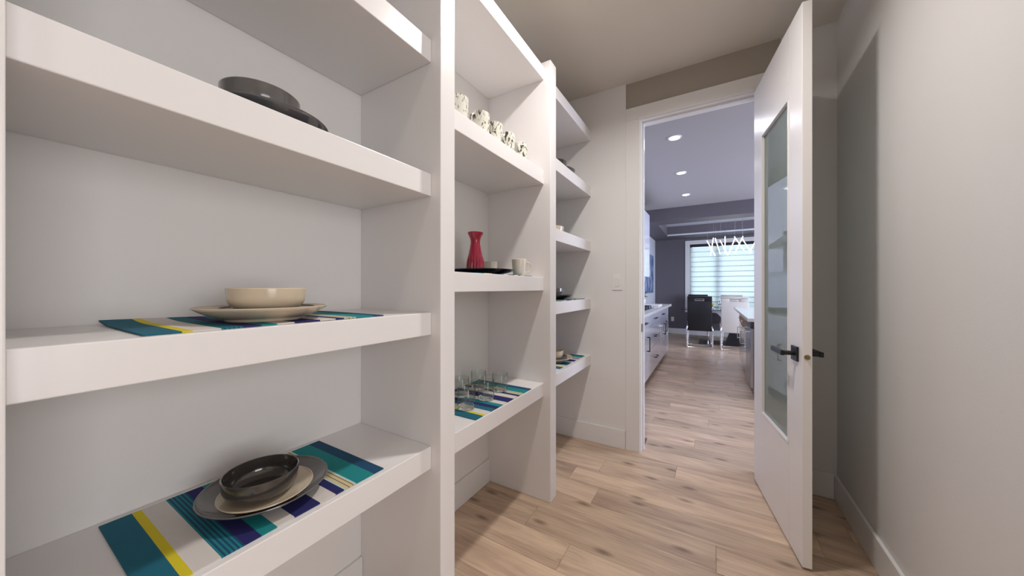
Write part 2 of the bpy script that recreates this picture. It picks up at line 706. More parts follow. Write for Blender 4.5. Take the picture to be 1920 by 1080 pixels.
# kitchen shell
box('wall_kitchen_left', M['klight'], (XKL - .12, XKL, YK, YD, 0, ZC), kind=S)
WX0, WX1, WZ0, WZ1 = -0.47, 1.55, 0.68, 2.34
bm = bmesh.new()
add_box(bm, XKL - .12, WX0, YD, YD + .15, 0, ZC)
add_box(bm, WX1, XKR + .15, YD, YD + .15, 0, ZC)
add_box(bm, WX0, WX1, YD, YD + .15, 0, WZ0)
add_box(bm, WX0, WX1, YD, YD + .15, WZ1, ZC)
obj('wall_dining', bm, M['kwall'], kind=S)
bm = bmesh.new()
add_box(bm, XKR, XKR + .15, YK, 3.8, 0, ZC)
add_box(bm, XKR, XKR + .15, 7.4, YD, 0, ZC)
add_box(bm, XKR, XKR + .15, 3.8, 7.4, 0, .45)
add_box(bm, XKR, XKR + .15, 3.8, 7.4, 2.35, ZC)
obj('wall_kitchen_right', bm, M['klight'], kind=S)  # unseen wall, opened up for the added window
# dropped charcoal soffit ring of the dining tray ceiling
bm = bmesh.new()
add_box(bm, XKL, XKR, 7.0, 7.42, 2.50, ZC)
add_box(bm, XKL, XKR, 9.1, YD, 2.50, ZC)
add_box(bm, XKL, -0.93, 7.42, 9.1, 2.50, ZC)
add_box(bm, 2.6, XKR, 7.42, 9.1, 2.50, ZC)
obj('ceiling_soffit', bm, M['kwall'], kind=S)
box('ceiling_tray_lit', M['klight'], (-.93, 2.6, 7.42, 9.1, ZC - .012, ZC - .0005), kind=S)  # paler panel: light on the tray is put into its colour
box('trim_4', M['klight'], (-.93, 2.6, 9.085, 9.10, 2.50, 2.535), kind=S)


# floor boards
PW, PL = 0.171, 1.22
joint = {8: -0.82, 11: -0.78, 10: -0.58, 7: -0.572, 6: -0.28, 9: 0.02, 5: 0.18}
plank_me = {}


def plank_mesh(l):
    k = round(l, 3)
    if k not in plank_me:
        b_ = bmesh.new()
        g = 0.0005
        x0, x1, y0, y1 = -l / 2 + g, l / 2 - g, -PW / 2 + g, PW / 2 - g
        c = .0022
        lo = [b_.verts.new(p) for p in ((x0, y0, -.006), (x1, y0, -.006), (x1, y1, -.006), (x0, y1, -.006))]
        mi = [b_.verts.new(p) for p in ((x0, y0, -.0012), (x1, y0, -.0012), (x1, y1, -.0012), (x0, y1, -.0012))]
        hi = [b_.verts.new(p) for p in ((x0 + c, y0 + c, 0), (x1 - c, y0 + c, 0), (x1 - c, y1 - c, 0), (x0 + c, y1 - c, 0))]
        for r_, s_ in ((lo, mi), (mi, hi)):
            for i in range(4):
                b_.faces.new((r_[i], r_[(i + 1) % 4], s_[(i + 1) % 4], s_[i]))
        b_.faces.new(hi)
        me = bpy.data.meshes.new('plank')
        b_.to_mesh(me)
        b_.free()
        me.materials.append(M['floor'])
        plank_me[k] = me
    return plank_me[k]


def put_planks(row, xmin, xmax):
    yc = row * PW + 0.122 + PW / 2
    j = joint.get(row, (row * 0.437) % PL - 1.0)
    x = j - PL * math.ceil((j - xmin) / PL)
    while x < xmax - 1e-3:
        a, b2 = max(x, xmin), min(x + PL, xmax)
        if b2 - a > .03:
            o = bpy.data.objects.new('plank', plank_mesh(b2 - a))
            C.objects.link(o)
            o.parent = fl
            o.location = ((a + b2) / 2, yc, 0)
        x += PL


for row in range(-2, 57):
    yc = row * PW + 0.122
    if yc + PW <= YE:
        put_planks(row, XB, XR)
    elif yc < YK:
        put_planks(row, -1.2 if yc < YE else JL, XR if yc < YE else JR + .3)
    else:
        put_planks(row, -0.95, 1.3)
# the rest of the flooring, out of sight or far away, as one piece of joined boards
bm = bmesh.new()
for row in range(-12, 57):
    yc = row * PW + 0.122
    if yc + PW > YD:
        continue
    if row < -2:
        rng = [(XB, 2.6)]
    elif yc + PW < YO:
        rng = [(XR + .002, 2.6)]
    elif yc >= YK:
        rng = [(XKL, -0.952), (1.302, XKR)]
    else:
        rng = []
    for (a, b2) in rng:
        add_box(bm, a + .001, b2 - .001, yc + .001, yc + PW - .001, -.006, 0)
o = obj('plank_field', bm, M['floor'], fl)
o['kind'] = 'stuff'


# baseboards, casing, jambs
def baseboard(name, b):
    return box(name, M['trim'], b, kind=S, bevel=.003)


baseboard('baseboard_right', (XR - .015, XR, YO, YE, 0, .142))
for (a, b2) in ((YB - .7, -.0405), (.0325, .8285), (.9015, 1.7135), (1.7935, YE - .0125)):
    baseboard('baseboard_left', (XB, XB + .013, a, b2, 0, .142))
baseboard('baseboard_end', (XB + .013, -0.55, YE - .026, YE - .012, 0, .142))
baseboard('baseboard_end', (.375, XR - .015, YE - .015, YE, 0, .142))
baseboard('baseboard_dining', (XKL, XKR, YD - .015, YD, 0, .14))
baseboard('baseboard_kitchen', (XKL, XKL + .015, 6.62, YD - .015, 0, .14))
cz = .018
cs = sempty('trim_2', label='white door casing around the pantry doorway')
cbox('casing_leg', M['trim'], (-.548, JL - .007, YE - cz, YE, 0, ZH + .007), cs, .002)
cbox('casing_leg', M['trim'], (JR + .007, JR + .108, YE - cz, YE, 0, ZH + .007), cs, .002)
cbox('casing_head', M['trim'], (-.548, JR + .108, YE - cz, YE, ZH + .007, 2.547), cs, .002)
cbox('casing_leg', M['trim'], (-.548, JL - .007, YK, YK + cz, 0, ZH + .007), cs, .002)
cbox('casing_leg', M['trim'], (JR + .007, JR + .108, YK, YK + cz, 0, ZH + .007), cs, .002)
cbox('casing_head', M['trim'], (-.548, JR + .108, YK, YK + cz, ZH + .007, 2.547), cs, .002)
jm = sempty('trim_3', label='white door jamb lining the pantry doorway')
cbox('jamb', M['trim'], (JL - .02, JL, YE - .001, YK + .001, 0, ZH), jm, .001)
cbox('jamb', M['trim'], (JR, JR + .02, YE - .001, YK + .001, 0, ZH), jm, .001)
cbox('head_jamb', M['trim'], (JL - .02, JR + .02, YE - .001, YK + .001, ZH, ZH + .02), jm, .001)
cbox('door_stop', M['trim'], (JL, JL + .011, YE + .04, YE + .075, 0, ZH - .011), jm, .001)
cbox('door_stop', M['trim'], (JR - .011, JR, YE + .04, YE + .075, 0, ZH - .011), jm, .001)
cbox('door_stop', M['trim'], (JL, JR, YE + .04, YE + .075, ZH - .011, ZH), jm, .001)
so = cbox('strike_plate', M['black'], (JL, JL + .002, YE + .006, YE + .034, .885, .945), jm)
so['label'] = 'black strike plate'


# ------------------------------------------------------------------ pantry door (open, hinged on the right jamb)
DL, DT, DZ0, DZ1 = 0.722, 0.035, 0.010, 2.440
dr = sempty('door_1', (JR, 2.585, 0), -PI / 2 + math.radians(8.2), label='open white door with a frosted glass panel and black lever')
# local: +X from hinge to lock edge, thickness in -Y (towards the pantry shelves)
ST, G0, G1 = 0.150, 0.474, 2.108


def dbox(name, m, x0, x1, y0, y1, z0, z1, bev=0.0, parent=None, label=None):
    o = cbox(name, m, (x0, x1, y0, y1, z0, z1), parent or dr, bev)
    if label:
        o['label'] = label
    return o


dbox('stile', M['door'], 0, ST, -DT, 0, DZ0, DZ1, .002)
dbox('stile', M['door'], DL - ST, DL, -DT, 0, DZ0, DZ1, .002)
dbox('rail', M['door'], ST, DL - ST, -DT, 0, DZ0, G0, 0)
dbox('rail', M['door'], ST, DL - ST, -DT, 0, G1, DZ1, 0)
pane = dbox('glass_pane', M['frost'], ST - .002, DL - ST + .002, -DT / 2 - .004, -DT / 2 + .004, G0 - .002, G1 + .002, label='frosted pale green glass')
for y0, y1 in ((-DT - .003, -DT / 2 - .004), (-DT / 2 + .004, .003)):
    dbox('glazing_bead', M['door'], ST, ST + .012, y0, y1, G0, G1, .002, pane).location -= pane.location
    dbox('glazing_bead', M['door'], DL - ST - .012, DL - ST, y0, y1, G0, G1, .002, pane).location -= pane.location
    dbox('glazing_bead', M['door'], ST, DL - ST, y0, y1, G0, G0 + .012, .002, pane).location -= pane.location
    dbox('glazing_bead', M['door'], ST, DL - ST, y0, y1, G1 - .012, G1, .002, pane).location -= pane.location
HX, HZ = DL - .066, .918
for s in (-1, 1):
    y = -DT if s < 0 else 0
    hd = obj('handle', (lambda b_: (add_box(b_, HX - .032, HX + .032, min(y, y + s * .009), max(y, y + s * .009), HZ - .032, HZ + .032, bevel=.001), b_)[1])(bmesh.new()), M['black'], dr)
    hd['label'] = 'square black door handle'
    b_ = bmesh.new()
    t = bmesh.new()
    yy = y + s * .009
    add_tube(b_, [(HX, yy, HZ), (HX, yy + s * .040, HZ)], .010, 16)
    obj('spindle', b_, M['black'], hd, True)
    b_ = bmesh.new()
    ya, yb_ = yy + s * .036, yy + s * .050
    add_box(b_, HX - .128, HX + .012, min(ya, yb_), max(ya, yb_), HZ - .011, HZ + .011, bevel=.002)
    obj('lever', b_, M['black'], hd)
b_ = bmesh.new()
add_tube(b_, [(DL - .001, -DT / 2, HZ - .005), (DL + .0015, -DT / 2, HZ - .005)], .0115, 20)
lt = obj('latch_plate', b_, M['steel'], dr, True)
lt['label'] = 'round metal latch plate'
b_ = bmesh.new()
add_box(b_, DL + .001, DL + .010, -DT / 2 - .006, -DT / 2 + .006, HZ - .012, HZ + .003, bevel=.002)
obj('latch', b_, M['brass'], lt)
for z in (.25, 1.2, 2.2):
    b_ = bmesh.new()
    add_tube(b_, [(-.006, .003, z - .05), (-.006, .003, z + .05)], .007, 12)
    obj('hinge', b_, M['black'], dr, True)

# ------------------------------------------------------------------ built-in shelving
XF, XS, TH = -0.774, -0.816, 0.076
BAYS = [(0.032, 0.829, [0.672, 1.127, 1.598, 2.053, 2.475]),
        (0.901, 1.714, [0.670, 1.271, 1.876, 2.470]),
        (1.793, YE - .012, [0.681, 1.124, 1.577, 2.010, 2.452])]
su = thing('shelving_unit', 'tall white built-in pantry shelving with thick floating shelves', 'shelving', (XB, 0, 0))
for (y0, y1) in ((-.040, .032), (.829, .901), (1.714, 1.793)):
    o = cbox('upright', M['shelf'], (XB, XF, y0, y1, 0, 2.495), su, .0025)
    o.location.x -= XB
for (y0, y1, zs) in BAYS:
    for z in zs:
        o = cbox('shelf', M['shelf'], (XB + .0005, XS, y0 + .0003, y1 - .0003, z - TH, z), su, .0022)
        o.location.x -= XB


# ------------------------------------------------------------------ tableware builders
def placemat(x_front, y0, z, label, rz=0.0, curl=0.0):
    b_ = bmesh.new()
    nx, ny = 14, 24
    T = .0028
    gr = {}
    for s in (0, 1):
        for i in range(nx + 1):
            for j in range(ny + 1):
                u, v = i / nx, j / ny
                zz = .0006 + .0005 * math.sin(7 * v + 3 * u) + curl * max(0, .35 - u) ** 2 * 6 * max(0, 1 - 1.6 * v)
                zz = max(0.0002, zz)
                gr[s, i, j] = b_.verts.new((-MAT_W + u * MAT_W, v * MAT_L, zz + (T if s else 0)))
    for i in range(nx):
        for j in range(ny):
            b_.faces.new((gr[1, i, j], gr[1, i + 1, j], gr[1, i + 1, j + 1], gr[1, i, j + 1]))
            b_.faces.new((gr[0, i, j], gr[0, i, j + 1], gr[0, i + 1, j + 1], gr[0, i + 1, j]))
    for j in range(ny):
        b_.faces.new((gr[0, 0, j], gr[1, 0, j], gr[1, 0, j + 1], gr[0, 0, j + 1]))
        b_.faces.new((gr[0, nx, j], gr[0, nx, j + 1], gr[1, nx, j + 1], gr[1, nx, j]))
    for i in range(nx):
        b_.faces.new((gr[0, i, 0], gr[0, i + 1, 0], gr[1, i + 1, 0], gr[1, i, 0]))
        b_.faces.new((gr[0, i, ny], gr[1, i, ny], gr[1, i + 1, ny], gr[0, i + 1, ny]))
    bmesh.ops.recalc_face_normals(b_, faces=b_.faces[:])
    o = obj('placemat', b_, M['placemat'], None, True, loc=(x_front, y0, z))
    o.rotation_euler = (0, 0, rz)
    tag(o, label, 'placemat', 'striped placemats on the shelves')
    return o


def plate(name, m, r, loc, label, h=None, group='stacked plates on the shelves'):
    h = h or r * .25
    b_ = bmesh.new()
    t = .0045
    ft = .006 if r > .12 else .005
    pr = [(0, ft - .002), (.50 * r, ft - .002), (.52 * r, 0), (.57 * r, 0), (.60 * r, ft)]
    for k in range(1, 9):
        u = k / 8
        pr.append((.62 * r + u * .38 * r, ft + .001 + (h - ft - .004) * (u ** 1.5)))
    pr += [(r + .0006, h - .0015), (r, h), (r - .0025, h - .0002)]
    for k in range(8, -1, -1):
        u = k / 8
        pr.append((.62 * r + u * .355 * r, ft + .001 + t + (h - ft - .003 - t) * (u ** 1.5)))
    pr += [(0, ft + .001 + t)]
    add_lathe(b_, pr, 72)
    o = obj(name, b_, m, None, True, loc=loc)
    return tag(o, label, 'plate', group)


def bowl(name, m, r, h, loc, label, group='bowls on the shelves'):
    b_ = bmesh.new()
    t = .0042
    pr = [(0, .002), (.50 * r, .002), (.53 * r, 0), (.58 * r, 0), (.61 * r, .003)]
    for k in range(1, 13):
        a = k / 12 * PI / 2
        pr.append((.60 * r + .385 * r * math.sin(a) ** .85, .003 + (h * .62) * (1 - math.cos(a))))
    pr += [(r * .997, h * .85), (r, h - .002), (r - .0018, h), (r - .0035, h - .001), (r - t, h * .85)]
    for k in range(12, -1, -1):
        a = k / 12 * PI / 2
        pr.append((.58 * r + (.405 * r - t) * math.sin(a) ** .85, .003 + t + (h * .62) * (1 - math.cos(a))))
    pr += [(0, .003 + t)]
    add_lathe(b_, pr, 72)
    o = obj(name, b_, m, None, True, loc=loc)
    return tag(o, label, 'bowl', group)


def mug(name, m, rt, rb, h, loc, rz, label, group=None, handle=True, hs=1.0):
    r_ = thing(name, label, 'mug', loc, rz, group)
    b_ = bmesh.new()
    t = .0035
    pr = [(0, .002), (rb - .006, .002), (rb - .004, 0), (rb, .001), (rb + .002, .006)]
    for k in range(1, 9):
        u = k / 8
        pr.append((rb + .002 + (rt - rb - .002) * u ** .8, .006 + (h - .008) * u))
    pr += [(rt - t / 2, h), (rt - t, h - .002)]
    for k in range(8, -1, -1):
        u = k / 8
        pr.append((rb + .002 - t + (rt - rb - .002) * u ** .8, .006 + t + (h - .010 - t) * u))
    pr += [(0, .006)]
    add_lathe(b_, pr, 48)
    obj('cup_body', b_, m, r_, True)
    if handle:
        b_ = bmesh.new()
        pts = []
        for k in range(15):
            a = -PI / 2 + PI * k / 14
            z = h * .52 + h * .30 * math.sin(a)
            base = rb + .002 + (rt - rb - .002) * (z / h) ** .8
            pts.append((base - .003 + .027 * hs * math.cos(a) ** .8 if math.cos(a) > 1e-6 else base - .003, 0, z))
        add_tube(b_, pts, .0042, 10, sy=1.5)
        obj('handle', b_, m, r_, True)
    return r_


def tumbler(loc, label):
    t_ = thing('drinking_glass', label, 'glass', loc, 0, 'clear drinking glasses on the middle bay shelf')
    r, h, t = .0395, .094, .0016
    b_ = bmesh.new()
    add_lathe(b_, [(r - .0004, .0135), (r + .0006, h - .002), (r - t / 2, h), (r - t, h - .002), (r - t - .0008, .0135)], 64)
    obj('glass_wall', b_, M['thin_glass'], t_, True)
    b_ = bmesh.new()
    add_lathe(b_, [(0, .0005), (r - .010, .0005), (r - .004, .002), (r - .001, .007), (r - .0004, .0132), (r - .006, .0128), (r - .012, .0110), (0, .0105)], 64)
    obj('glass_base', b_, M['clear'], t_, True)
    return t_


E1 = .0042       # mat thickness
P1, P2 = .0120, .0230   # rest heights of the second and third piece of a stack
# ---- first bay
z = .672
placemat(-.8345, .163, z, 'striped placemat under the dark grey bowl on the lowest near shelf')
zz = z + E1
plate('dinner_plate', M['mgrey'], .137, (-.982, .410, zz), 'large grey dinner plate under a beige plate, lowest near shelf')
plate('side_plate', M['beige'], .099, (-.962, .403, zz + P1), 'beige side plate between grey dinner plate and dark bowl, lowest near shelf', h=.021)
bowl('bowl', M['dgrey'], .0795, .056, (-.966, .392, zz + P2), 'glossy dark grey bowl topping the stack on the lowest near shelf')
z = 1.127
placemat(-.8345, .163, z, 'striped placemat under the beige bowl and plates, eye-level near shelf', curl=.010)
zz = z + E1
plate('dinner_plate', M['beige'], .137, (-.962, .398, zz), 'large beige dinner plate on striped mat, eye-level near shelf')
plate('side_plate', M['dgrey2'], .099, (-.955, .405, zz + P1), 'brownish grey side plate under the beige bowl, eye-level near shelf', h=.021)
bowl('bowl', M['beige'], .0820, .056, (-.952, .400, zz + P2), 'beige bowl topping the stack on the eye-level near shelf')
z = 1.598
placemat(-.840, .163, z, 'striped placemat hidden behind the edge of the upper near shelf')
zz = z + E1
plate('dinner_plate', M['mgrey'], .137, (-.972, .408, zz), 'large charcoal dinner plate seen from below on the upper near shelf', h=.032)
plate('side_plate', M['mgrey'], .099, (-.962, .405, zz + P1), 'charcoal side plate in the stack on the upper near shelf', h=.021)
bowl('bowl', M['mgrey'], .0820, .064, (-.966, .392, zz + P2), 'charcoal bowl seen from below on the upper near shelf')

# ---- second bay
z = .670
placemat(-.822, 1.085, z, 'striped placemat with drinking glasses standing on it')
for (x, y, lb) in ((-.935, 1.165, 'clear glass at the front left corner of the glasses on the mat'),
                   (-.930, 1.310, 'clear glass in the middle of the front row on the mat'),
                   (-.945, 1.455, 'clear glass at the right end of the front row on the mat'),
                   (-1.065, 1.285, 'clear glass half hidden behind the white post, back row on the mat'),
                   (-1.060, 1.425, 'clear glass standing tallest in the back row on the mat')):
    tumbler((x, y, z + E1), lb)
z = 1.271
placemat(-.826, 1.10, z, 'placemat under the black plate and red carafe, seen edge on')
plate('serving_plate', M['blackplate'], .165, (-.992, 1.365, z + E1), 'flat black serving plate carrying the red carafe', h=.026)
zp = z + E1 + .0120
b_ = bmesh.new()
PR = [(.0, .001), (.036, .001), (.0405, .004), (.0425, .012), (.0425, .030), (.0400, .055), (.0350, .085), (.0285, .115), (.0245, .138), (.0235, .152),
      (.0260, .166), (.0310, .178), (.0375, .190), (.0390, .196), (.0375, .1975), (.0355, .194), (.0290, .180), (.0235, .168), (.0212, .152), (.0222, .138),
      (.0262, .115), (.0326, .085), (.0376, .055), (.0400, .030), (.0395, .012), (0, .008)]
add_lathe(b_, PR, 192, flute=18, famp=.06, fz=lambda q: max(0, min(1, (.085 - q) / .03)) * (1 if q > .003 else 0))
o = obj('carafe', b_, M['ruby'], None, True, loc=(-1.000, 1.318, zp))
tag(o, 'ruby red glass carafe with waisted neck on the black plate', 'carafe')
mug('coffee_mug', M['cream'], .0415, .031, .094, (-1.118, 1.622, z + .0006), math.radians(150), 'cream mug half hidden behind the red carafe and black plate')
mug('coffee_mug', M['cream'], .0415, .031, .094, (-.915, 1.605, z + .0045), math.radians(38), 'cream coffee mug with thin loop handle right of the black plate', hs=1.25)
z = 1.876
pos = ['nearest the front post', 'second from the front post', 'third and middle one', 'fourth from the front post', 'farthest from the front post']
for k, (x, y) in enumerate(((-.872, 1.035), (-.868, 1.178), (-.870, 1.288), (-.872, 1.405), (-.872, 1.535))):
    mug('marbled_mug', M['marble'], .0415, .037, .094, (x, y, z + .0006), math.radians(-100 + 9 * k),
        'black and white marbled mug in the row, ' + pos[k], 'marbled mugs on the upper middle shelf')

# ---- third bay
PX, PY = -.978, 2.195
z = .681
placemat(-.845, 2.020, z, 'striped placemat on the lowest shelf beside the doorway wall')
zz = z + E1
plate('dinner_plate', M['beige'], .137, (PX, PY + .02, zz), 'beige dinner plate on the lowest shelf beside the doorway wall')
plate('side_plate', M['dgrey2'], .099, (PX, PY + .02, zz + P1), 'brown grey side plate on the lowest shelf beside the doorway wall', h=.021)
bowl('bowl', M['beige'], .080, .058, (PX, PY, zz + P2), 'beige bowl on the lowest shelf beside the doorway wall')
z = 1.124
placemat(-.845, 2.030, z, 'striped placemat seen edge on, second shelf beside the doorway wall')
zz = z + E1
plate('dinner_plate', M['blackplate'], .137, (PX, PY + .02, zz), 'black dinner plate on the second shelf beside the doorway wall')
plate('side_plate', M['beige'], .099, (PX, PY + .02, zz + P1), 'beige side plate on the second shelf beside the doorway wall', h=.021)
bowl('bowl', M['mgrey'], .080, .058, (PX, PY, zz + P2), 'grey bowl on the second shelf beside the doorway wall')
z = 1.577
placemat(-.845, 2.020, z, 'striped placemat on the third shelf beside the doorway wall')
bowl('bowl', M['beige'], .080, .060, (-.965, 2.17, z + E1), 'beige bowl barely showing on the third shelf beside the doorway wall')
z = 2.010
plate('dinner_plate', M['dgrey'], .137, (-.955, 2.205, z + .0006), 'charcoal dinner plate on the fourth shelf beside the doorway wall', h=.03)
bowl('bowl', M['dgrey'], .080, .085, (-.955, 2.200, z + .0126), 'charcoal bowl on the fourth shelf beside the doorway wall')

# ------------------------------------------------------------------ switch
sw = thing('light_switch', 'white rocker light switch on the wall beside the doorway', 'light switch', (-.612, YE - .012, 1.253))
b_ = bmesh.new()
add_box(b_, -.036, .036, -.006, 0, -.059, .059, bevel=.002)
obj('cover_plate', b_, M['plastic'], sw)
b_ = bmesh.new()
add_box(b_, -.017, .017, -.010, -.005, -.034, .034, bevel=.0015)
rk = obj('rocker', b_, M['plastic'], sw)
rk.rotation_euler = (math.radians(3), 0, 0)


# ------------------------------------------------------------------ recessed downlights
def downlight(x, y, label, power, col, r=.062, spread=2.75):
    t = thing('downlight', label, 'ceiling light', (x, y, ZC), 0, 'recessed ceiling lights')
    b_ = bmesh.new()
    add_lathe(b_, [(r, -.001), (r + .002, -.006), (r + .016, -.005), (r + .018, 0), (r, 0)], 40)
    obj('trim_ring', b_, M['plastic'], t, True)
    b_ = bmesh.new()
    add_lathe(b_, [(0, -.003), (r, -.003), (r, -.0005), (0, -.0005)], 40)
    obj('lens', b_, M['bulb'], t)
    l = bpy.data.lights.new('downlight_lamp', 'AREA')
    l.shape = 'DISK'
    l.size = 2 * r
    l.energy = power
    l.color = col
    l.spread = spread
    o_ = bpy.data.objects.new('downlight_lamp', l)
    C.objects.link(o_)
    o_.location = (x, y, ZC - .008)
    return t


downlight(-.30, 1.40, 'recessed round light in the pantry ceiling between shelves and door', PANTRY_W, WARM)
downlight(-.30, -.45, 'added round fill light in the pantry ceiling behind the viewer', PANTRY_W * .12, WARM)  # unseen lamp added as weak fill
for k, (x, y, lb) in enumerate(((-.317, 3.75, 'round kitchen ceiling light nearest the doorway'), (-.34, 4.94, 'middle one of three round kitchen ceiling lights'),
                                (-.353, 6.137, 'round kitchen ceiling light nearest the dining beam'))):
    downlight(x, y, lb, KITCHEN_W, COOL, .048)
for k, (x, y) in enumerate(((1.4, 3.75), (1.4, 5.4), (3.0, 4.5))):
    downlight(x, y, 'round kitchen ceiling light over the far side of the island, ' + ['nearest', 'middle', 'outermost'][k], KITCHEN_W, COOL, .068)


# ------------------------------------------------------------------ kitchen: left run
def pull(parent, x, y, z, L, vertical, m):
    """bar pull on a front whose face looks towards +X"""
    b_ = bmesh.new()
    if vertical:
        add_box(b_, x + .024, x + .034, y - .006, y + .006, z - L / 2, z + L / 2, bevel=.001)
        add_box(b_, x, x + .026, y - .005, y + .005, z - L / 2, z - L / 2 + .012)
        add_box(b_, x, x + .026, y - .005, y + .005, z + L / 2 - .012, z + L / 2)
    else:
        add_box(b_, x + .024, x + .034, y - L / 2, y + L / 2, z - .006, z + .006, bevel=.001)
        add_box(b_, x, x + .026, y - L / 2, y - L / 2 + .012, z - .005, z + .005)
        add_box(b_, x, x + .026, y + L / 2 - .012, y + L / 2, z - .005, z + .005)
    return obj('handle', b_, m, parent)


KX = -.66          # front face of the base units


def base_unit(y0, y1, fronts, label):
    t = thing('base_cabinet', label, 'cabinet', (XKL, (y0 + y1) / 2, 0), 0, 'glossy white base cabinets')

    def loc(o):
        o.location = o.location - t.location
        return o
    loc(box('carcass', M['gloss'], (XKL + .016, KX - .02, y0 + .001, y1 - .001, .09, .885), t))
    loc(box('toe_kick', M['darksteel'], (XKL + .016, KX - .07, y0 + .001, y1 - .001, 0, .09), t))
    for (kind, a, b2, za, zb, hy, hz, hv) in fronts:
        f = loc(box(kind, M['gloss'], (KX - .02, KX, a + .0015, b2 - .0015, za + .0015, zb - .0015), t, .001))
        pull(f, KX, hy, hz, .18, hv, M['black'])
    return t


base_unit(3.45, 4.33, [('drawer', 3.45, 4.33, .73, .885, 4.05, .80, False), ('door', 3.45, 3.89, .10, .73, 3.84, .55, True), ('door', 3.89, 4.33, .10, .73, 4.285, .53, True)],
          'glossy white base cabinet nearest the pantry doorway')
base_unit(4.33, 5.45, [('drawer', 4.33, 5.45, .73, .885, 4.92, .80, False), ('drawer', 4.33, 5.45, .43, .73, 4.92, .56, False), ('drawer', 4.33, 5.45, .10, .43, 4.96, .27, False)],
          'glossy white three-drawer base cabinet under the cooktop')
base_unit(5.45, 6.58, [('drawer', 5.45, 6.58, .73, .885, 5.75, .80, False), ('door', 5.45, 6.015, .10, .73, 5.90, .55, True), ('door', 6.015, 6.58, .10, .73, 6.12, .57, True)],
          'glossy white base cabinet at the dining end of the run')
tag(cbox('countertop', M['quartz'], (XKL + .001, -.61, 3.45, 6.62, .885, .92), None, .003), 'pale stone countertop along the left kitchen wall', 'countertop')
tag(cbox('backsplash', M['gloss'], (XKL + .0005, XKL + .010, 3.45, 6.58, .921, 1.41), None), 'glossy white backsplash panel above the left countertop', 'backsplash')
UX = -.97


def upper(y0, y1, nd, label, z0=1.41, z1=2.545):
    t = thing('upper_cabinet', label, 'cabinet', (XKL, (y0 + y1) / 2, z0), 0, 'glossy white upper cabinets')

    def loc(o):
        o.location = o.location - t.location
        return o
    loc(box('carcass', M['gloss'], (XKL + .001, UX - .02, y0 + .001, y1 - .001, z0, z1), t))
    d = (y1 - y0) / nd
    for k in range(nd):
        loc(box('door', M['gloss'], (UX - .02, UX, y0 + k * d + .0015, y0 + (k + 1) * d - .0015, z0 + .001, z1 - .001), t, .001))
    loc(box('crown', M['darksteel'], (XKL + .001, UX - .03, y0, y1, z1 + .001, z1 + .06), t))


upper(3.45, 4.10, 1, 'glossy white upper cabinet left of the range hood')
upper(4.92, 5.75, 2, 'glossy white upper cabinet right of the range hood')
upper(5.75, 6.56, 2, 'glossy white upper cabinet at the dining end of the run')
rh = thing('range_hood', 'stainless range hood between the upper cabinets', 'range hood', (XKL, 4.51, 1.68))
b_ = bmesh.new()
hx0, hx1 = .001, .50
vs = [(hx0, -.39, 0), (hx1, -.39, 0), (hx1, .39, 0), (hx0, .39, 0), (hx0, -.39, .05), (hx1, -.39, .05), (hx1, .39, .05), (hx0, .39, .05),
      (hx0, -.38, .21), (.30, -.38, .21), (.30, .38, .21), (hx0, .38, .21)]
V = [b_.verts.new(p) for p in vs]
for f in ((3, 2, 1, 0), (0, 1, 5, 4), (1, 2, 6, 5), (2, 3, 7, 6), (3, 0, 4, 7), (4, 5, 9, 8), (5, 6, 10, 9), (6, 7, 11, 10), (7, 4, 8, 11), (8, 9, 10, 11)):
    b_.faces.new([V[i] for i in f])
obj('canopy', b_, M['steel'], rh)
b_ = bmesh.new()
add_box(b_, hx0, .34, -.405, .405, .215, .865, bevel=.002)
obj('chimney', b_, M['gloss'], rh)
b_ = bmesh.new()
add_box(b_, .501, .505, -.08, .08, .012, .038)
obj('control_strip', b_, M['black'], rh)
ct = thing('cooktop', 'gas cooktop with black grates on the left countertop', 'cooktop', (-.96, 4.72, .9205))
b_ = bmesh.new()
add_box(b_, -.25, .27, -.37, .37, 0, .010, bevel=.003)
obj('hob_plate', b_, M['steel'], ct)
for gx in (-.12, .13):
    for gy in (-.24, 0, .24):
        b_ = bmesh.new()
        add_lathe(b_, [(0, .010), (.045, .010), (.045, .018), (.03, .024), (0, .024)], 20, gx, gy)
        bn = obj('burner', b_, M['black'], ct)
        b_ = bmesh.new()
        for k in range(2):
            dx, dy = (.105, .006) if k == 0 else (.006, .105)
            add_box(b_, gx - dx, gx + dx, gy - dy, gy + dy, .030, .042)
        for sx in (-1, 1):
            add_box(b_, gx + sx * .1 - .005, gx + sx * .1 + .005, gy - .105, gy + .105, .030, .042)
            add_box(b_, gx - .105, gx + .105, gy + sx * .1 - .005, gy + sx * .1 + .005, .030, .042)
            for sy in (-1, 1):
                add_box(b_, gx + sx * .1 - .005, gx + sx * .1 + .005, gy + sy * .1 - .005, gy + sy * .1 + .005, .010, .032)
        obj('grate', b_, M['black'], ct)
tag(cbox('serving_board', M['plastic'], (-1.02, -.70, 5.62, 6.05, .9205, .942), None, .004), 'white rectangular board lying on the countertop past the cooktop', 'board')
pt = thing('potted_plant', 'small leafy plant in a pale pot on the kitchen counter', 'plant', (-1.02, 6.10, .9205))
b_ = bmesh.new()
add_lathe(b_, [(0, 0), (.045, 0), (.062, .10), (.055, .10), (.05, .085), (0, .085)], 24)
obj('pot', b_, M['pot'], pt, True)
